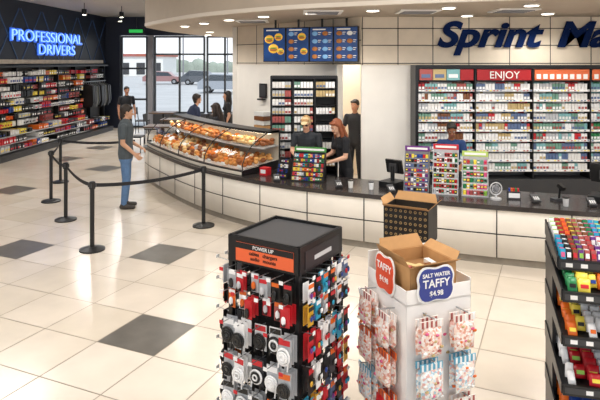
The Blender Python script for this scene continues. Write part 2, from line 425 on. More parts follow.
# hanging menu screens
scr=mat('screen_blue','#1b3a6c',.25,emit=.3,noise=.35,nscale=5)
fy=mat('food_yellow','#e6b43c',.4,emit=.3); ft=mat('food_teal','#6f9cc4',.4,emit=.25); fw_=mat('food_wht','#d9d4cc',.4,emit=.25); fo=mat('food_or','#a8682e',.4,emit=.2); fg=mat('food_green','#6f8f3a',.4,emit=.2)
mb=MB()
for k in range(4):
    x0=-.88+k*.445
    mb.b2((x0,-.03,-.31),(x0+.435,.04,.31),black); mb.b2((x0+.012,-.036,-.295),(x0+.423,-.03,.295),scr)
    mb.cyl((x0+.22,.02,.3),(x0+.22,.02,.45),.02,black,n=8)
    if k==0 or k==1:
        for (cx,cz,rr) in ((.12,.1,.09),(.3,.14,.08),(.2,-.07,.1),(.34,-.12,.07)):
            if k==1 and cx<.25: continue
            mb.sph((x0+cx,-.036,cz),(rr,.008,rr*.85),fy,10,6,rz=0); mb.sph((x0+cx,-.042,cz-.02),(rr*.75,.008,rr*.3),fo,8,5); mb.sph((x0+cx,-.044,cz+.01),(rr*.8,.008,rr*.14),fg,8,5)
    if k>=1:
        for r_ in range(4):
            for c_ in range(2 if k>1 else 1):
                xx=x0+.05+c_*.19; zz=.19-r_*.135
                mb.sph((xx+.05,-.036,zz),(.055,.007,.04),random.choice([fo,fo,ft,fo,fw_]),8,5)
                mb.b2((xx+.11,-.038,zz+.01),(xx+.165,-.036,zz+.022),fw_); mb.b2((xx+.11,-.038,zz-.02),(xx+.15,-.036,zz-.01),fw_)
    mb.b2((x0+.06,-.038,.25),(x0+.3,-.036,.272),fw_)
mb.build('menu_board_screens',(.17,10.28,2.86),-.35)

# ---------------------------------------------------------------- cigarette wall
def packrow(mb,x0,x1,yf,z,pw,ph,pal,run=(2,6),dep=.09):
    x=x0; m=random.choice(pal); n=0; k2=random.choice([WHT,OFFW,GLD,RED])
    while x+pw<=x1:
        if n<=0: m=random.choice(pal); k2=random.choice([WHT,WHT,OFFW,MGLD,m,MRED,MBL]); n=random.randint(*run)
        mb.b2((x,yf,z),(x+pw-.008,yf+dep,z+ph),m)
        mb.b2((x+.004,yf-.003,z+ph*.12),(x+pw-.012,yf,z+ph*.5),k2)
        x+=pw; n-=1
mb=MB(); X0,X1=1.95,6.9
mb.b2((X0,9.9,0),(X1,9.975,2.46),mgrey); mb.b2((X0-.05,9.55,0),(X0,9.975,2.5),blackm); mb.b2((X0,9.55,2.44),(X1,9.975,2.5),blackm)
mb.b2((X0,9.5,0),(X1,9.9,.62),dgrey)
secs=[X0+i*.95 for i in range(6)]
pko=mat('poster_orange','#d9683a',.4)
hd=[(DRD,OFFW),(RED,WHT),(pko,WHT),(pko,WHT),(GRN,WHT)]
for i,x in enumerate(secs[:-1]):
    mb.b2((x+.93,9.56,.6),(x+.95,9.9,2.44),blackm)
    a,b=hd[i%5]
    if i<2:
        for k,cc in enumerate([MRED,MGLD,MTEA,DRD] if i==0 else [DRD,DRD,DRD,DRD]):
            mb.b2((x+.02+k*.225,9.56,2.25),(x+.235+k*.225,9.58,2.43),cc)
            if i==0: mb.b2((x+.05+k*.225,9.555,2.29),(x+.2+k*.225,9.56,2.35),random.choice([DRD,MBL,WHT,BLK]))
    else:
        mb.b2((x+.02,9.56,2.25),(x+.92,9.58,2.43),a)
        for k in range(8): mb.b2((x+.05+k*.11,9.555,2.27),(x+.12+k*.11,9.56,2.35),b)
    pals=[[MRED,OFFW,DRD,MTEA,MGRN,WHT,BRN,MGY],[WHT,OFFW,RED,MGLD,WHT,MBL,MGY],[WHT,WHT,OFFW,MGRN,MTEA,MGY,RED],[MRED,WHT,MGLD,GRN,MTEA,MGY],[WHT,MBL,MGLD,MTEA]][i]
    for r_ in range(9):
        z=2.09-r_*.165
        mb.b2((x,9.58,z-.012),(x+.93,9.9,z),lgrey)
        mb.b2((x,9.572,z-.03),(x+.93,9.58,z+.004),random.choice([OFFW,WHT,lgrey,OFFW]))
        for k in range(17): mb.b2((x+.015+k*.055,9.569,z-.022),(x+.045+k*.055,9.572,z-.004),random.choice([WHT,WHT,YEL,MRED,MGY,MBL]))
        packrow(mb,x+.015,x+.92,9.61,z,.053,.1,pals if r_<6 else [MTEA,WHT,MGRN,MBL,OFFW],(1,4))
        packrow(mb,x+.015,x+.92,9.72,z,.053,.125,pals,(1,4))
cg=mb.build('cigarette_shelf_unit')
text('panel_lettering','ENJOY',.17,white,(3.37,9.552,2.28),(math.pi/2,0,0),cg,.002)
mb=MB()
mb.b2((-.57,-.02,0),(.57,.02,2.3),dgrey)
for x in(-.57,-.19,.19,.57): mb.b2((x-.015,-.34,0),(x+.015,0,2.3),blackm)
mb.b2((-.58,-.35,2.26),(.58,.02,2.31),blackm)
for r_ in range(11):
    z=.6+r_*.15; mb.b2((-.57,-.32,z-.015),(.57,0,z),blackm)
    for k in range(3):
        if k==2 and r_<9 and r_%2==0: continue
        packrow(mb,-.55+k*.38,-.21+k*.38,-.33,z,.055,.105,[WHT,OFFW,MGRN,WHT,OFFW,MRED,MGY] if k<2 else [OFFW,WHT,BRN,MGLD],(1,4),dep=.16)
mb.build('tobacco_rack',(.07,10.38,0))

# ---------------------------------------------------------------- stanchions
beltm=mat('belt_black','#16161a',.7)
SP=[(-2.82,7.87),(-1.50,9.02),(-3.78,9.36),(-5.08,12.3),(-4.55,10.6)]
posts=[]
for i,(x,y) in enumerate(SP):
    mb=MB(); mb.cyl((0,0,0),(0,0,.02),.17,black,n=24); mb.cyl((0,0,.02),(0,0,.05),.165,black,.06,n=24)
    mb.cyl((0,0,.04),(0,0,.84),.03,black,n=16); mb.cyl((0,0,.83),(0,0,.92),.042,black,n=16); mb.sph((0,0,.92),(.042,.042,.015),black)
    for a in range(4): mb.box((.045*math.cos(a*1.57),.045*math.sin(a*1.57),.88),(.02,.02,.055),dgrey,rz=a*1.57)
    posts.append(mb.build('stanchion',(x,y,0)))
def belt(i,q,sag=.06):
    a=Vector(SP[i]); b=Vector(q); d=b-a; mb=MB(); n=12; vs=[];fs=[]
    for k in range(n+1):
        t=k/n; z=.88-sag*4*t*(1-t); nn=Vector((-d.y,d.x)).normalized()*.002
        for sg in(-1,1):
            for dz in(-.025,.025): vs.append((d.x*t+nn.x*sg,d.y*t+nn.y*sg,z+dz))
    for k in range(n):
        o=k*4; fs+=[(o,o+1,o+5,o+4),(o+2,o+6,o+7,o+3),(o+1,o+3,o+7,o+5),(o,o+4,o+6,o+2)]
    mb.add(vs,fs,beltm); mb.build('belt',parent=posts[i])
belt(0,SP[1]); belt(2,SP[0]); belt(3,SP[4]); belt(4,SP[2]); belt(3,(-3.5,12.3),.05)

# ---------------------------------------------------------------- accessory spinner rack (centre)
mb=MB(); H=.25; TZ=1.5
for sx in(-1,1):
    for sy in(-1,1): mb.b2((sx*H-.012*sx-.014,sy*H-.012*sy-.014,.1),(sx*H-.012*sx+.014,sy*H-.012*sy+.014,TZ),black)
mb.b2((-.16,-.16,.1),(.16,.16,TZ-.05),black); mb.b2((-.28,-.28,0),(.28,.28,.12),black)
mb.b2((-H,-H,TZ-.03),(H,H,TZ-.008),dgrey)
lo=mat('label_orange','#e8673a',.4)
for a in range(4):
    mb.M=Matrix.Rotation(a*math.pi/2,4,'Z')
    mb.b2((-H,-H-.008,TZ-.15),(H,-H+.01,TZ+.005),black)
    mb.b2((-H,-H,TZ-.012),(H,-H+.015,TZ+.008),black)
    if a==0:
        mb.b2((-.19,-H-.012,TZ-.135),(.22,-H-.008,TZ-.025),lo)
        mb.b2((-.19,-H-.0125,TZ-.06),(.22,-H-.0121,TZ-.025),black)
    elif a==1:
        mb.b2((-.2,-H-.012,TZ-.13),(.2,-H-.008,TZ-.03),mat('label_dark','#26262a',.4)); mb.b2((-.1,-H-.014,TZ-.1),(.1,-H-.012,TZ-.075),lgrey)
    for k in range(9): mb.cyl((-.22+k*.055,-H+.03,.12),(-.22+k*.055,-H+.03,TZ-.15),.003,blackm,n=5)
    for k in range(12): mb.cyl((-.23,-H+.03,.15+k*.1),(.23,-H+.03,.15+k*.1),.003,blackm,n=5)
    rows=[1.26,1.13,.95,.76,.57,.37,.2]
    for ri,z in enumerate(rows):
        ncol=6 if ri in(0,1) else 5
        if a!=0: ncol=6
        for c_ in range(ncol):
            x=-.21+c_*(.42/(ncol-1)); w_=.055 if (ncol==6) else .078; h_=.11 if ri<2 else .15
            pr=.12 if a in(0,3) else .07
            mb.cyl((x,-H+.03,z+.065),(x,-H-pr,z+.075),.003,steel,n=5)
            mb.box((x,-H-pr-.004,z+.08),(.026,.003,.02),random.choice([WHT,RED,WHT]))
            nst=random.choice([1,2,2,3]) if a==0 else 2
            if a==0: cols=[[DGR,BLK,MGY,RED],[ORG,RED,WHT,MRED],[lgrey,MGY,BLK,WHT],[MGY,DGR,WHT],[BLK,MGY,lgrey,RED],[DGR,WHT,MGY],[LIM,DGR,MGY]][ri]
            elif a==3: cols=[WHT,DGR,BLK,MGY,ORG]
            else: cols=[BLK,DGR,RED,TEA,MGY,WHT,MBL,BLK,BLU,GLD]
            m=random.choice(cols); jz=U(-.012,.012); tw=U(-.3,.3) if a==0 else U(-.15,.15)
            for s_ in range(nst):
                y=-H-.02-s_*.033
                mb.box((x+U(-.003,.003),y,z+jz),(w_,.004,h_),m,rz=tw*.5)
            z0=z; z=z+jz
            mb.box((x,y-.004,z+h_*.36),(w_*.9,.002,h_*.2),random.choice([BLK,RED,ORG,WHT,WHT]),rz=tw*.5)
            y-=.014
            if a in(0,3):
                if ri>=2 and ri<6:
                    cm=random.choice([WHT,WHT,BLK,WHT,BLK]); c2=random.choice([BLK,WHT,cm])
                    mb.tor((x,y,z-.02),.038,.007,cm,sz=U(.9,1.15)); mb.tor((x,y-.008,z-.02),.028,.006,c2); mb.tor((x,y-.012,z-.02),.015,.005,cm)
                    if R()<.5: mb.cyl((x,y-.004,z-.02),(x,y-.012,z-.02),.03,cm,n=16)
                    mb.cyl((x-.03,y,z-.05),(x-.034,y,z-.085),.005,cm,n=6); mb.cyl((x+.03,y,z-.05),(x+.026,y,z-.095),.004,c2,n=6)
                else:
                    cc=random.choice([WHT,BLK,ORG,BLK,lgrey]); mb.sph((x,y,z-.015),(.016,.01,.026),cc,8,5); mb.box((x,y,z-.03),(.022,.012,.028),BLK)
            else:
                for sg in(-1,1): mb.sph((x+sg*.014,y,z-.01),(.013,.006,.017),random.choice([BLK,BLU,RED,TEA,GLD,BLK,PUR,WHT]),8,5)
                mb.box((x,y,z+.008),(.03,.006,.005),BLK)
            z=z0
mb.M=Matrix.Identity(4)
rk=mb.build('phone_accessory_rack',(-.085,3.6,0),math.radians(-32))
text('header_text_a','POWER UP',.03,white,(.01,-H-.0135,TZ-.053),(math.pi/2,0,0),rk,.001)
text('header_text_b','cables   chargers\naudio   mounts',.03,black,(.01,-H-.0135,TZ-.088),(math.pi/2,0,0),rk,.001,.0003)

# ---------------------------------------------------------------- taffy display
cardw=mat('white_card','#f0edea',.6,noise=.02,nscale=9)
bagm=voromat('taffy_candy',['#f0dcd6','#eec4bc','#f4ece4','#e2a48c','#f0d4c4','#f8f4f0','#d89888','#f3e8e0'],75)
bagb=voromat('taffy_candy_blue',['#dfeaf2','#a4c8da','#f0ece4','#e0b0a8','#f0d8cc','#f4f8f8'],75)
bagr=mat('red_bag','#c8262c',.3); sgb=mat('sign_indigo','#2f3d8c',.4); sgo=mat('sign_redorange','#dc4a24',.4)
mb=MB(); A=.225; TH=1.24
mb.b2((-A,-A,0),(A,A,.96),cardw)
mb.b2((-A,-A,.96),(A,-A+.006,TH),cardw); mb.b2((-A,A-.006,.96),(A,A,TH+.1),cardw); mb.b2((-A,-A,.96),(-A+.006,A,TH),cardw); mb.b2((A-.006,-A,.96),(A,A,TH+.02),cardw)
mb.b2((-A,-A,TH-.09),(A,A,TH-.08),cardw)
for k in range(16):
    mb.sph((U(-A+.02,A-.02),-A-.001,U(.4,1.2)),(.014,.001,.009),random.choice([MTEA,PNK,ORG,lgrey,MGLD]),6,4)
def sign(mb,c,w_,h_,m,side):
    ou=[]
    for k in range(40):
        a=2*math.pi*k/40; f=(abs(math.cos(a))**6+abs(math.sin(a))**6)**(-1/6); ou.append((math.cos(a)*f*(1-.03*math.cos(8*a)),math.sin(a)*f*(1+.05*math.cos(6*a))))
    for sc_,dd,mm in((1.0,0,white),(.9,.004,m)):
        vs=[]
        for yy in(-dd-.006,-dd):
            for p in ou: vs.append((c[0]+p[0]*w_/2*sc_,c[1]+yy,c[2]+p[1]*h_/2*sc_))
        n=40; mb.add(vs,[tuple(range(n)),tuple(range(2*n-1,n-1,-1))]+[(i,n+i,n+(i+1)%n,(i+1)%n) for i in range(n)],mm)
sign(mb,(-.03,-A-.004,1.26),.25,.2,sgb,0)
mb.M=Matrix.Rotation(-math.pi/2,4,'Z'); sign(mb,(-.0,-A-.004,1.27),.22,.22,sgo,1); mb.M=Matrix.Identity(4)
def bags(mb,a,list_):
    mb.M=Matrix.Rotation(a*math.pi/2,4,'Z')
    for (x,z,m,hc) in list_:
        mb.cyl((x,-A,z+.12),(x,-A-.11,z+.13),.004,steel,n=5)
        for k in range(2):
            y=-A-.035-k*.045
            mb.pillow((x+U(-.006,.006),y,z-.01),.15,.17,.045,m,rz=U(-.12,.12))
            for j in range(9): mb.sph((x-.055+j*.0138,y-.019,z+U(-.08,.05)),(.015,.008,.009),random.choice([WHT,MRED,OFFW,PNK,ORG,MGLD]),6,4,rx=U(0,1))
            mb.box((x,y,z+.09),(.15,.006,.04),hc); 
            for j in range(5): mb.box((x-.06+j*.03,y-.004,z+.09),(.012,.003,.036),random.choice([WHT,MRED]) if hc!=bh else WHT)
        mb.tor((x,-A-.12,z+.13),.006,.003,WHT,n=8,k=4)
    mb.M=Matrix.Identity(4)
wh=mat('bag_head_white','#efe4dc',.5); bh=mat('bag_head_teal','#5fa9c8',.5)
bags(mb,0,[(-.11,.98,bagm,wh),(.12,.98,bagm,wh),(-.11,.74,bagb,bh),(.12,.74,bagb,bh),(-.11,.5,bagm,wh),(.12,.5,bagm,wh)])
bags(mb,3,[(-.12,1.02,bagm,wh),(.1,.98,bagm,wh),(-.12,.8,bagm,ORG),(.1,.76,bagm,ORG),(-.12,.56,bagb,bh),(.1,.52,bagr,ORG)])
bags(mb,1,[(.1,1.04,bagr,RED),(.0,.78,bagb,mat('blue_head','#2f6fb4',.4)),(.12,.5,bagr,RED)])
tf=mb.build('taffy_candy_display',(.73,3.6,0),math.radians(22))
text('sign_text_a','SALT WATER',.032,white,(-.03,-A-.0155,1.305),(math.pi/2,0,0),tf,.001,.0006)
text('sign_text_b','TAFFY',.066,white,(-.03,-A-.0155,1.245),(math.pi/2,0,0),tf,.001,.001)
text('sign_text_c','$4.98',.042,white,(-.03,-A-.0155,1.195),(math.pi/2,0,0),tf,.001,.0006)
text('sign_text_d','TAFFY',.06,white,(-A-.0155,0,1.29),(math.pi/2,0,-math.pi/2),tf,.001,.001)
text('sign_text_e','$4.98',.045,white,(-A-.0155,0,1.22),(math.pi/2,0,-math.pi/2),tf,.001,.0006)
def carton(name,loc,rz,w_,d_,h_,m,inn,flap=True,pat=None,fl=.09):
    mb=MB(); t=.004
    mb.b2((-w_/2,-d_/2,0),(w_/2,d_/2,t),m)
    for a,b in(((-w_/2,-d_/2,0),(w_/2,-d_/2+t,h_)),((-w_/2,d_/2-t,0),(w_/2,d_/2,h_)),((-w_/2,-d_/2,0),(-w_/2+t,d_/2,h_)),((w_/2-t,-d_/2,0),(w_/2,d_/2,h_))): mb.b2(a,b,m)
    mb.b2((-w_/2+t,-d_/2+t,h_*.55),(w_/2-t,d_/2-t,h_*.6),inn)
    for i in range(6): mb.box((-w_/2+.04+i*(w_-.08)/5,U(-.05,.05),h_*.66),(.035,.09,.03),random.choice([MRED,OFFW,BRN,MGLD]),rz=U(-.6,.6))
    def flp(q):
        vs=[Vector(p) for p in q]; mb.add([tuple(p) for p in vs]+[tuple(p+Vector((0,0,.004))) for p in vs],[(0,1,2,3),(4,5,6,7),(0,1,5,4),(1,2,6,5),(2,3,7,6),(3,0,4,7)],kraft)
    flp([(-w_/2,-d_/2,h_),(w_/2,-d_/2,h_),(w_/2,-d_/2-fl*.5,h_+fl*.3),(-w_/2,-d_/2-fl*.5,h_+fl*.3)])
    flp([(-w_/2,d_/2,h_),(w_/2,d_/2,h_),(w_/2-.02,d_/2+fl*.4,h_+fl*.8),(-w_/2+.02,d_/2+fl*.4,h_+fl*.8)])
    flp([(-w_/2,-d_/2,h_),(-w_/2,d_/2,h_),(-w_/2-fl*.4,d_/2-.02,h_+fl*.7),(-w_/2-fl*.4,-d_/2+.02,h_+fl*.7)])
    flp([(w_/2,-d_/2,h_),(w_/2,d_/2,h_),(w_/2+fl*.5,d_/2-.02,h_+fl*.5),(w_/2+fl*.5,-d_/2+.02,h_+fl*.5)])
    if pat:
        for i in range(9):
            for j in range(6):
                mb.tor((-w_/2+.02+i*(w_-.04)/8,-d_/2-.002,.02+j*(h_-.04)/5),.008,.003,pat,n=7,k=4)
                mb.M=Matrix.Rotation(-math.pi/2,4,'Z'); mb.tor((-d_/2+.02+i*(d_-.04)/8,-w_/2-.002,.02+j*(h_-.04)/5),.008,.003,pat,n=7,k=4); mb.M=Matrix.Identity(4)
    return mb.build(name,loc,rz)
carton('cardboard_box',(.72,3.57,1.162),math.radians(24),.33,.33,.19,kraft,mat('kraft_dark','#8a6238',.8))
carton('printed_carton',(.79,4.14,1.281),math.radians(-28),.32,.24,.25,mat('carton_black','#1d1a18',.5),mat('kraft_dark','#8a6238',.8),pat=mat('carton_gold','#a88a58',.5),fl=.07)
mb=MB(); mb.b2((-.16,-.1,0),(.16,.1,1.26),cardw); mb.b2((-.17,-.11,1.26),(.17,.11,1.28),cardw)
mb.build('cardboard_pedestal',(.79,4.15,0),math.radians(-20))

# ---------------------------------------------------------------- snack rack right
mb=MB(); W_=1.25
mb.b2((0,.02,0),(W_,.62,.1),black); mb.b2((0,.6,.1),(W_,.64,1.4),black)
for x in(0,W_): 
    mb.b2((x-.012,.35,.1),(x+.012,.62,1.3),blackm)
candy=[YEL,GRN,RED,ORG,PUR,TEA,LIM,PNK,BLU,WHT]
for li,z in enumerate([1.30,1.15,.88,.58,.28]):
    y0=.14 if li==0 else 0.0
    mb.xprism([(y0,z-.06),(y0,z-.03),(.6,z+.06),(.6,z+.03)],-.01,W_+.01,black)
    mb.b2((-.012,y0-.012,z-.065),(W_+.012,y0+.004,z+.0),black)
    mb.xprism([(y0,z-.06),(y0,z+.01),(.6,z+.13),(.6,z+.03)],-.02,-.008,blackm)
    if li==0:
        x=.018
        while x<W_-.02:      # upright candy boxes with printed faces
            m0=random.choice([DRD,GRN,BRN,MRED,WHT,ORG,PUR,BLK]); m1=random.choice([YEL,WHT,PNK,LIM,RED])
            for r_ in range(8):
                y=y0+.025+r_*.058; zz=z-.02+r_*.013
                if r_%4==0: m0=random.choice([DRD,GRN,BRN,MRED,WHT,ORG,PUR,BLK,TEA]); m1=random.choice([YEL,WHT,PNK,LIM,RED])
                if R()<.05: continue
                mb.box((x,y,zz+.04),(.03,.03,.075),m0,rz=U(-.15,.15),rx=-.25)
                mb.box((x,y-.012,zz+.045),(.022,.014,.03),m1,rx=-.25)
                mb.box((x,y+.01,zz+.077),(.022,.02,.006),m1,rx=-.25)
            x+=.036
    else:
        x=.02
        while x<W_-.05:
            w_=random.choice([.05,.06,.075]); m=random.choice([[DRD,BRN,YEL,BLK,GRN,MRED,ORG],[YEL,BLU,BLU,ORG,WHT],[RED,ORG,DRD,WHT],[ORG,GRN,BLU,YEL]][li-1]); m2=random.choice(candy+[WHT,BLK])
            for r_ in range(8):
                y=y0+.04+r_*.065; zz=z-.02+.012*r_
                if R()<.08: continue
                mb.pillow((x+w_/2,y,zz+.045),w_*.95,.075+U(0,.02),.03,m,rz=U(-.25,.25),rx=-.5)
                mb.box((x+w_/2,y-.019,zz+.048),(w_*.6,.004,.022),m2,rx=-.5)
            x+=w_
    mb.b2((0,y0-.014,z-.05),(W_,y0-.012,z-.015),dgrey)
    for k in range(14): 
        if R()<.5: mb.b2((.03+k*.088,y0-.016,z-.045),(.07+k*.088,y0-.014,z-.02),random.choice([WHT,OFFW]))
mb.build('snack_display_rack',(1.62,3.55,0),math.radians(-14))

# ---------------------------------------------------------------- counter-top things
CT=.761
def ctop(name,loc,rz,w_,h_,d_,rows,cols,pal,frame,header=None):
    mb=MB()
    mb.xprism([(-d_/2,0),(d_/2,0),(d_/2,h_),(d_/2-.05,h_)],-w_/2,-w_/2+.01,frame); mb.xprism([(-d_/2,0),(d_/2,0),(d_/2,h_),(d_/2-.05,h_)],w_/2-.01,w_/2,frame)
    mb.b2((-w_/2,d_/2-.01,0),(w_/2,d_/2,h_),frame)
    for r_ in range(rows):
        t=r_/rows; y=-d_/2+t*(d_-.06); z=t*h_*.92+.0
        mb.b2((-w_/2,y,z),(w_/2,d_/2,z+.012),frame); mb.b2((-w_/2,y-.006,z),(w_/2,y,z+.02),frame)
        for c_ in range(cols):
            x=-w_/2+.015+(c_+.5)*(w_-.03)/cols; cw=(w_-.03)/cols*.85; m=random.choice(pal); hh=h_/rows*.78
            mb.b2((x-cw/2,y+.008,z+.012),(x+cw/2,y+.05,z+.012+hh),m)
            mb.b2((x-cw/2+.004,y+.005,z+.02+hh*.3),(x+cw/2-.004,y+.008,z+.02+hh*.65),random.choice([WHT,YEL,RED,BLK,m]))
    if header:
        mb.b2((-w_/2,d_/2-.02,h_),(w_/2,d_/2,h_+.07),header); mb.b2((-w_/2+.03,d_/2-.024,h_+.02),(w_/2-.03,d_/2-.02,h_+.05),WHT)
    return mb.build(name,loc,rz)
ctop('lighter_display',(.13,8.76,CT),-.3,.5,.42,.22,6,13,[YEL,RED,BLU,GRN,ORG,TEA,WHT,PNK,MGY,DGR],black,mat('hdr_green','#3f8a3a',.4))
ctop('lighter_display',(-.25,8.98,CT),-.5,.2,.3,.18,4,5,[BLK,DGR,BLU,WHT],black)
ctop('energy_shot_display',(1.62,8.05,CT),-.3,.34,.54,.22,8,8,[PUR,YEL,RED,BLU,ORG,WHT,BLK,MBL],mgrey,PUR)
ctop('gum_display',(1.99,7.93,CT),-.3,.34,.58,.24,8,9,[RED,DRD,GRN,BLK,WHT,DRD,MGY,BRN],lgrey,RED)
ctop('lottery_ticket_display',(2.36,7.82,CT),-.3,.34,.5,.24,6,7,[LIM,GRN,YEL,MGRN,MRED,PNK],lgrey,mat('hdr_lime','#b8d26a',.4))
def pos(loc,rz,s=1,name='cash_register'):
    mb=MB(); mb.b2((-.17*s,-.1,0),(.17*s,.2,.09),black); mb.cyl((0,.05,.09),(0,.05,.3),.03,black)
    mb.box((0,0,.36*s),(.34*s,.03,.25*s),black,rx=-.25); mb.box((0,-.017,.362*s),(.31*s,.004,.21*s),mat('pos_screen','#25384e',.15,emit=.15),rx=-.25)
    mb.box((0,.03,.34*s),(.12,.05,.12),dgrey); mb.b2((-.12,-.16,.0),(.05,-.1,.03),dgrey)
    return mb.build(name,loc,rz,bevel=.004)
pos((1.36,8.35,CT),2.4,.8); pos((3.92,7.45,CT),2.5)
def pinpad(loc,rz):
    mb=MB(); mb.box((0,0,.05),(.09,.14,.03),dgrey,rx=.5); mb.box((0,.03,.08),(.06,.05,.004),lgrey,rx=.5); mb.cyl((0,0,0),(0,0,.05),.025,black); mb.cyl((0,0,0),(0,0,.01),.05,black)
    for i in range(3):
        for j in range(3): mb.box((-.025+i*.025,-.045+j*.018,.05+j*.009),(.015,.01,.006),WHT,rx=.5)
    return mb.build('card_terminal',loc,rz)
pinpad((.55,8.28,CT),.2); pinpad((1.25,7.98,CT),.2); pinpad((3.0,7.4,CT),.1); pinpad((3.62,7.2,CT),-.1); pinpad((-.35,8.72,CT),.1)
mb=MB()
mb.cyl((0,0,0),(0,0,.02),.07,lgrey,n=18); mb.cyl((0,0,.02),(0,0,.07),.014,lgrey); mb.tor((0,0,.14),.08,.008,lgrey); mb.tor((0,0,.14),.05,.004,lgrey); mb.cyl((0,-.03,.14),(0,.05,.14),.025,mgrey)
for k in range(5):
    a=k*1.2566; mb.box((.04*math.cos(a),0,.14+.04*math.sin(a)),(.06,.004,.03),mgrey,ry=-a)
mb.build('desk_fan',(2.55,7.55,CT),.1)
mb=MB(); mb.b2((-.08,-.05,0),(.08,.05,.1),DGR); mb.b2((-.07,-.052,.02),(.07,-.05,.08),WHT)
for k in range(5): mb.box((-.055+k*.027,0,.11),(.02,.06,.05),random.choice(candy))
mb.build('leaflet_box',(2.8,7.6,CT),-.2)
mb=MB(); mb.b2((-.1,-.05,0),(.1,.05,.03),DGR); mb.cyl((0,0,.03),(0,-.02,.16),.015,BLK); mb.box((0,-.04,.18),(.05,.1,.05),BLK,rx=.4); mb.build('barcode_scanner',(3.35,7.5,CT),.3)
for (x,y,c) in((.72,8.25,OFFW),(1.0,8.15,WHT),(3.3,7.2,lgrey)):
    mb=MB(); mb.cyl((0,0,0),(0,0,.1),.03,c,.038,n=14); mb.cyl((0,0,.1),(0,0,.112),.041,BLK,n=14); mb.build('coffee_cup',(x,y,CT))
mb=MB(); mb.b2((-.07,-.06,0),(.07,.06,.12),RED); mb.b2((-.05,-.062,.03),(.05,-.06,.09),WHT); mb.build('straw_dispenser',(-.55,9.2,CT),-.6,bevel=.01)
mb=MB(); mb.b2((-.12,-.03,-.15),(.12,0,.15),black); mb.b2((-.1,-.035,-.12),(.1,-.03,.12),dgrey); mb.box((0,-.06,-.18),(.2,.08,.03),black); mb.build('wall_time_clock',(-.76,12.13,1.95),ang)
mb=MB()
for k in range(4): mb.b2((-.16,-.14,k*.09),(.16,.14,k*.09+.08),[kraft,OFFW,BRN,OFFW][k])
mb.b2((-.5,-.2,-.05),(.5,.2,-.0),white); mb.b2((-.5,.15,-1.2),(-.46,.2,-.05),white);mb.b2((.46,.15,-1.2),(.5,.2,-.05),white)
mb.build('stacked_goods_shelf',(-.72,11.7,1.2),ang)

# dining furniture
def table(x,y):
    mb=MB(); mb.b2((-.45,-.35,.72),(.45,.35,.76),mat('table_wood','#5a4434',.4,noise=.15,nscale=9)); mb.cyl((0,0,.03),(0,0,.72),.035,black); mb.cyl((0,0,0),(0,0,.03),.25,black,n=20); mb.build('dining_table',(x,y,0))
def chair(x,y,rz):
    mb=MB(); s=mat('chair_dark','#2a2624',.5)
    mb.b2((-.21,-.21,.43),(.21,.21,.47),s)
    for a in(-.19,.19):
        for b in(-.19,.19): mb.cyl((a,b,0),(a,b,.44),.014,black,n=8)
        mb.cyl((a,.2,.45),(a,.25,.92),.014,black,n=8)
    mb.box((0,.235,.8),(.4,.025,.24),s,rx=-.1); mb.build('dining_chair',(x,y,0),rz)
for x,y in((-3.9,18.3),(-2.6,20.2),(-4.9,20.8),(-3.9,16.4)):
    table(x,y); chair(x-.75,y,1.57); chair(x+.75,y,-1.57)
for x,y in((-6.4,17.2),(-5.6,18.2),(-6.2,20.0),(-5.2,20.8)):
    mb=MB(); mb.cyl((0,0,.12),(0,0,.3),.01,black,n=6); mb.cyl((0,0,-.05),(0,0,.12),.07,black,n=12); mb.cyl((0,0,-.055),(0,0,-.048),.055,lampm,n=12); mb.build('ceiling_spot_lamp',(x,y,4.0))
    l=bpy.data.lights.new('spot_lamp_light','SPOT'); l.energy=170; l.spot_size=2.6; l.spot_blend=.6; l.shadow_soft_size=.06; l.color=(1,.96,.9)
    o=bpy.data.objects.new('spot_lamp_light',l); sc.collection.objects.link(o); o.location=(x,y,3.92); o.rotation_euler=(0,-.6,0)

# ---------------------------------------------------------------- people
def capmesh(a,b,r1,r2,s,M):
    s=Vector(s); B=Vector([(b[i]-a[i])/s[i] for i in range(3)]); L=B.length
    ax=B.normalized() if L>1e-6 else Vector((0,0,1)); t=Vector((1,0,0)) if abs(ax.x)<.9 else Vector((0,1,0))
    u=ax.cross(t).normalized(); w_=ax.cross(u); n=12; rings=[]
    for k in range(1,5):
        ph=-math.pi/2+k*math.pi/2/4; rings.append((ax*(math.sin(ph)*r1),r1*math.cos(ph)))
    for k in range(0,4):
        ph=k*math.pi/2/4; rings.append((B+ax*(math.sin(ph)*r2),r2*math.cos(ph)))
    if L<1e-6: rings.pop(3)
    V=[ax*(-r1)]
    for c,r in rings:
        for i in range(n):
            an=2*math.pi*i/n; V.append(c+u*math.cos(an)*r+w_*math.sin(an)*r)
    V.append(B+ax*r2); F=[(0,1+(i+1)%n,1+i) for i in range(n)]
    for j in range(len(rings)-1):
        for i in range(n):
            p=1+j*n+i;q=1+j*n+(i+1)%n; F.append((p,q,q+n,p+n))
    e=len(V)-1; o=1+(len(rings)-1)*n; F+=[(o+i,o+(i+1)%n,e) for i in range(n)]
    return [M@Vector((a[0]+v.x*s[0],a[1]+v.y*s[1],a[2]+v.z*s[2])) for v in V],F
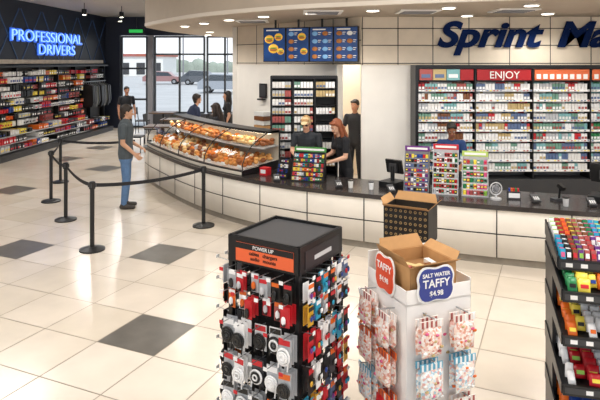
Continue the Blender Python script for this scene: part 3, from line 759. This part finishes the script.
def person(name,loc,rz,h,cols,R_=None,L_=None,lean=(0,0),head=(0,0),hair='short',sleeve=.62,vox=.009,wide=1.0,cap=None,glasses=False):
    k=h/1.75; prims=[]; I=Matrix.Identity(4)
    def P(tag,a,b,r1,r2,s=(1,1,1),M=I): prims.append((tag,a,b,r1,r2,s,M))
    lx,ly=lean
    def up(x,y,z):
        t=max(0,min(1.2,(z-.95)/.5)); return (x+lx*t,y+ly*t,z-.25*(lx*lx+ly*ly)*t)
    P('shirt',(0,0,.93),up(0,0,1.12),.158*wide,.142*wide,(1,.68,1)); P('shirt',up(0,0,1.1),up(0,.0,1.33),.145*wide,.168*wide,(1,.66,1))
    P('shirt',up(-.13*wide,-.01,1.41),up(.13*wide,-.01,1.41),.06,.06,(1,1,.95)); P('shirt',up(0,-.01,1.40),up(0,-.01,1.47),.085,.058)
    if hair=='long':
        for sx in(-1,1): P('shirt',up(sx*.07,.075,1.29),up(sx*.07,.08,1.29),.06,.055)
    P('skin',up(0,-.005,1.44),up(0,.015,1.56),.055,.05)
    P('pants',(0,0,.9),(0,0,.93),.15*wide,.15*wide,(1,.68,1))
    for sx in(-1,1):
        P('pants',(sx*.085,0,.88),(sx*.1,.015,.5),.088,.064); P('pants',(sx*.1,.015,.5),(sx*.11,-.02,.1),.063,.05)
        P('shoe',(sx*.11,-.05,.045),(sx*.125,.14,.035),.042,.036,(1,1,1)); P('shoe',(sx*.11,-.03,.08),(sx*.11,.0,.06),.045,.045)
    for sx,arm in((1,R_),(-1,L_)):
        sh=Vector(up(sx*.19*wide,-.01,1.405))
        el,wr=arm if arm else ((sx*.245,-.03,1.12),(sx*.25,.07,.88))
        el=Vector(el);wr=Vector(wr); sl=sleeve
        P('skin',sh,el,.045,.04); P('skin',el,wr,.041,.027)
        if sl<=1: P('shirt',sh,sh.lerp(el,sl),.062,.054)
        else: P('shirt',sh,el,.06,.05); P('shirt',el,el.lerp(wr,sl-1),.05,.038)
        d=(wr-el).normalized()
        fw=(Vector((0,1,0))-d*d.y).normalized() if abs(d.y)<.9 else Vector((-sx,0,0)); fw=(fw-d*fw.dot(d)).normalized()
        nrm=d.cross(fw).normalized()
        if nrm.x*sx>0: nrm=-nrm
        if abs(d.z)<.5: nrm=Vector((0,0,-1)); nrm=(nrm-d*nrm.dot(d)).normalized(); fw=Vector((-sx,0,0)); fw=(fw-d*fw.dot(d)-nrm*fw.dot(nrm)).normalized()
        for o in(-.028,-.01,.01,.028): P('skin',wr+d*.012+fw*o*.6,wr+d*.085+fw*o,.017,.012)
        for q,(o,l) in enumerate(((.033,.068),(.011,.078),(-.011,.072),(-.033,.056))):
            b0=wr+d*.088+fw*o; b1=b0+(d+nrm*.25).normalized()*l*.55; b2=b1+(d*.6+nrm*.8).normalized()*l*.5
            P('skin',b0,b1,.0095,.009); P('skin',b1,b2,.009,.0075)
        t0=wr+d*.03+fw*.03; t1=t0+(d*.6+fw*.8).normalized()*.04; P('skin',t0,t1,.014,.011); P('skin',t1,t1+(d*.8+nrm*.5).normalized()*.03,.011,.009)
    hb=Vector(up(0,.01,1.54)); HM=Matrix.Translation(hb)@Matrix.Rotation(head[0],4,'Z')@Matrix.Rotation(-head[1],4,'X')
    def HP(tag,a,b,r1,r2,s=(1,1,1)): P(tag,a,b,r1,r2,s,HM)
    HP('skin',(0,0,.115),(0,0,.115),.1,.1,(.77,.97,1)); HP('skin',(0,.03,.055),(0,.03,.055),.075,.075,(.78,.85,1.0))
    HP('skin',(0,.075,.005),(0,.07,.01),.026,.026,(1.1,.8,.8))
    HP('skin',(0,.093,.095),(0,.112,.066),.009,.015); HP('skin',(-.03,.082,.115),(.03,.082,.115),.013,.013)
    for sx in(-1,1): HP('skin',(sx*.078,0,.1),(sx*.08,-.005,.075),.018,.013,(.5,1,1))
    HP('lip',(-.02,.088,.036),(.02,.088,.036),.009,.009,(1,1,.7))
    if hair!='none':
        HP('hair',(0,-.022,.135),(0,-.022,.135),.108,.108,(.82,.98,.95)); HP('hair',(0,-.05,.08),(0,-.05,.05),.075,.06,(.95,.8,1)); HP('hair',(-.04,.055,.178),(.04,.055,.178),.035,.035,(1,1,.8))
    if hair=='long':
        for sx in(-1,1):
            HP('hair',(sx*.07,-.01,.13),(sx*.085,.0,.0),.032,.034); HP('hair',(sx*.085,0,0),(sx*.1,.03,-.2),.036,.03)
        HP('hair',(0,-.07,.1),(0,-.085,-.1),.075,.085,(1.1,.6,1)); HP('hair',(0,-.085,-.1),(0,-.09,-.24),.085,.06,(1.1,.5,1))
    if cap:
        HP('cap',(0,-.01,.15),(0,-.01,.155),.104,.1,(.84,1.0,.75)); HP('cap',(0,.08,.155),(0,.14,.145),.06,.05,(1.1,1,.2))
    V=[];F=[]
    for tg,a,b,r1,r2,s,M in prims:
        vs,fs=capmesh(a,b,r1,r2,s,M); o=len(V); V+=vs; F+=[tuple(o+i for i in f) for f in fs]
    me=bpy.data.meshes.new('tmp'); me.from_pydata([tuple(v) for v in V],[],F); ob=bpy.data.objects.new('tmp',me); sc.collection.objects.link(ob)
    r=ob.modifiers.new('r','REMESH'); r.mode='VOXEL'; r.voxel_size=vox; sm=ob.modifiers.new('s','SMOOTH'); sm.factor=.5; sm.iterations=2
    dg=bpy.context.evaluated_depsgraph_get(); dg.update(); nm=bpy.data.meshes.new_from_object(ob.evaluated_get(dg))
    nv=len(nm.vertices); co=np.empty(nv*3); nm.vertices.foreach_get('co',co); co=co.reshape(-1,3)
    npoly=len(nm.polygons); ce=np.empty(npoly*3); nm.polygons.foreach_get('center',ce); ce=ce.reshape(-1,3)
    best=np.full(npoly,1e9); tag=np.zeros(npoly,int); tags=list(cols.keys())
    for tg,a,b,r1,r2,s,M in prims:
        Mi=np.array(M.inverted()); p=ce@Mi[:3,:3].T+Mi[:3,3]; p=(p-np.array(a))/np.array(s); B=(np.array(b)-np.array(a))/np.array(s); bb=B@B
        t=np.clip(p@B/bb,0,1) if bb>1e-9 else np.zeros(npoly)
        d=(np.linalg.norm(p-t[:,None]*B,axis=1)-(r1+(r2-r1)*t))*min(s)
        m=d<best; best[m]=d[m]; tag[m]=tags.index(tg)
    bpy.data.objects.remove(ob); bpy.data.meshes.remove(me)
    nm.materials.clear()
    for t in tags: nm.materials.append(cols[t])
    nm.polygons.foreach_set('material_index',tag.astype(np.int32)); nm.polygons.foreach_set('use_smooth',[True]*npoly)
    nm.vertices.foreach_set('co',(co*k).ravel()); nm.update(); nm.name=name
    body=bpy.data.objects.new(name,nm); sc.collection.objects.link(body); body.location=loc; body.rotation_euler=(0,0,rz)
    mb=MB(); mb.M=Matrix.Scale(k,4)@HM
    for sx in(-1,1):
        mb.sph((sx*.03,.083,.098),(.013,.009,.008),WHT,8,5); mb.sph((sx*.03,.0905,.098),(.006,.004,.006),BRN,6,4); mb.box((sx*.03,.094,.118),(.03,.006,.006),cols['hair'])
        if glasses: mb.sph((sx*.033,.1,.098),(.024,.006,.018),BLK,10,6); mb.cyl((sx*.055,.095,.1),(sx*.085,.0,.1),.003,BLK,n=5)
    mb.build('eyes',parent=body)
    return body
def C_(skin,shirt,pants,hair,shoe='#2a2422',cap='#222222',n='a'):
    return {'skin':mat('skin_'+n,skin,.5),'shirt':mat('shirt_'+n,shirt,.85,noise=.1,nscale=14),'pants':mat('pants_'+n,pants,.85,noise=.12,nscale=18),'hair':mat('hair_'+n,hair,.6,noise=.2,nscale=30),'shoe':mat('shoe_'+n,shoe,.6),'lip':mat('lip_'+n,'#a8605a',.5),'cap':mat('cap_'+n,cap,.7)}
person('man_customer',(-3.05,10.15,0),math.radians(-80),1.79,C_('#c99a7c','#4c5459','#56759c','#2b221c','#3a3430',n='cust'),
       R_=((.25,-.02,1.13),(.23,.17,.95)),L_=((-.24,.0,1.13),(-.2,.2,1.02)),head=(.1,.12),vox=.008,wide=1.22)
person('cashier_man',(.13,9.6,0),math.radians(165),1.66,C_('#d2a184','#2a2e34','#26262a','#b08a5a',n='c1',cap='#c9b48a'),
       R_=((.25,.12,1.15),(.12,.34,1.08)),L_=((-.25,.12,1.15),(-.1,.34,1.06)),lean=(0,.08),head=(0,.3),cap=True,vox=.008,glasses=True,wide=1.1)
person('cashier_woman',(.74,9.3,0),math.radians(115),1.64,C_('#d8a88c','#1c1d22','#202024','#8a4a2a',n='c2'),
       R_=((.22,.14,1.15),(.1,.38,1.1)),L_=((-.22,.14,1.13),(-.12,.4,1.05)),lean=(0,.12),head=(.15,.4),hair='long',vox=.008,wide=1.0)
person('store_clerk',(2.37,9.1,0),math.radians(170),1.6,C_('#8a5a40','#1f3a6a','#202024','#17120f',n='c3'),
       R_=((.24,.1,1.14),(.14,.34,1.08)),L_=((-.24,.1,1.14),(-.14,.34,1.08)),lean=(0,.05),head=(0,.3),vox=.01,wide=.95)
person('backroom_worker',(1.14,12.0,0),math.radians(150),1.76,C_('#c08a6c','#22242a','#1c1c20','#1a1512',n='c4'),vox=.011,sleeve=.6,R_=((.25,.05,1.14),(.12,.3,1.12)))
person('bakery_worker',(-1.62,12.1,0),math.radians(60),1.68,C_('#c8967a','#24262c','#1c1c20','#2a1c14',n='c5'),vox=.011,lean=(0,.12),head=(0,.3),R_=((.24,.16,1.15),(.15,.4,1.1)),hair='long')
person('customer_standing',(-2.7,14.2,0),math.radians(-60),1.76,C_('#c8967a','#2b3550','#2a2a30','#241a14',n='c6'),vox=.012,lean=(0,.15),R_=((.24,.16,1.15),(.15,.4,1.1)))
person('customer_standing',(-1.95,15.6,0),math.radians(100),1.76,C_('#c8967a','#1f2024','#30405a','#1c1410',n='c7'),vox=.012,hair='long')
person('customer_standing',(-5.5,18.4,0),math.radians(-150),1.76,C_('#b98468','#202228','#26262c','#1c1410',n='c8'),vox=.012)

# ---------------------------------------------------------------- lights
def area(n,loc,sx,sy,e,col=(1,.975,.94)):
    l=bpy.data.lights.new(n,'AREA'); l.shape='RECTANGLE'; l.size=sx; l.size_y=sy; l.energy=e; l.color=col
    o=bpy.data.objects.new(n,l); sc.collection.objects.link(o); o.location=loc
for i,(x,y) in enumerate([(-5.5,2.5),(-1.5,2.5),(2.5,2.5),(5.8,2.5),(-5.8,7),(-2.2,6),(1.2,4.9),(4.5,4.7),(-5.9,11.5)]):
    area('ceiling_fill_light',(x,y,4.27),1.6,1.2,76 if y<3 or y>11 else 62)  # unseen fill lights added overhead to brighten the hall and counter front
for i,(x,y) in enumerate(lights):
    if i%2==0 or y>14:
        l=bpy.data.lights.new('downlight','SPOT'); l.energy=78; l.spot_size=2.7; l.spot_blend=.6; l.shadow_soft_size=.08; l.color=(1,.965,.91)
        o=bpy.data.objects.new('downlight',l); sc.collection.objects.link(o); o.location=(x,y,3.29)
l=bpy.data.lights.new('backroom_light','POINT'); l.energy=60; l.shadow_soft_size=.2; o=bpy.data.objects.new('backroom_light',l); sc.collection.objects.link(o); o.location=(.9,12.4,3.0)
l=bpy.data.lights.new('sun','SUN'); l.energy=2.2; l.angle=.1; l.color=(1,.97,.92); o=bpy.data.objects.new('sun',l); sc.collection.objects.link(o); o.location=(0,60,30); o.rotation_euler=(math.radians(32),0,math.radians(10))
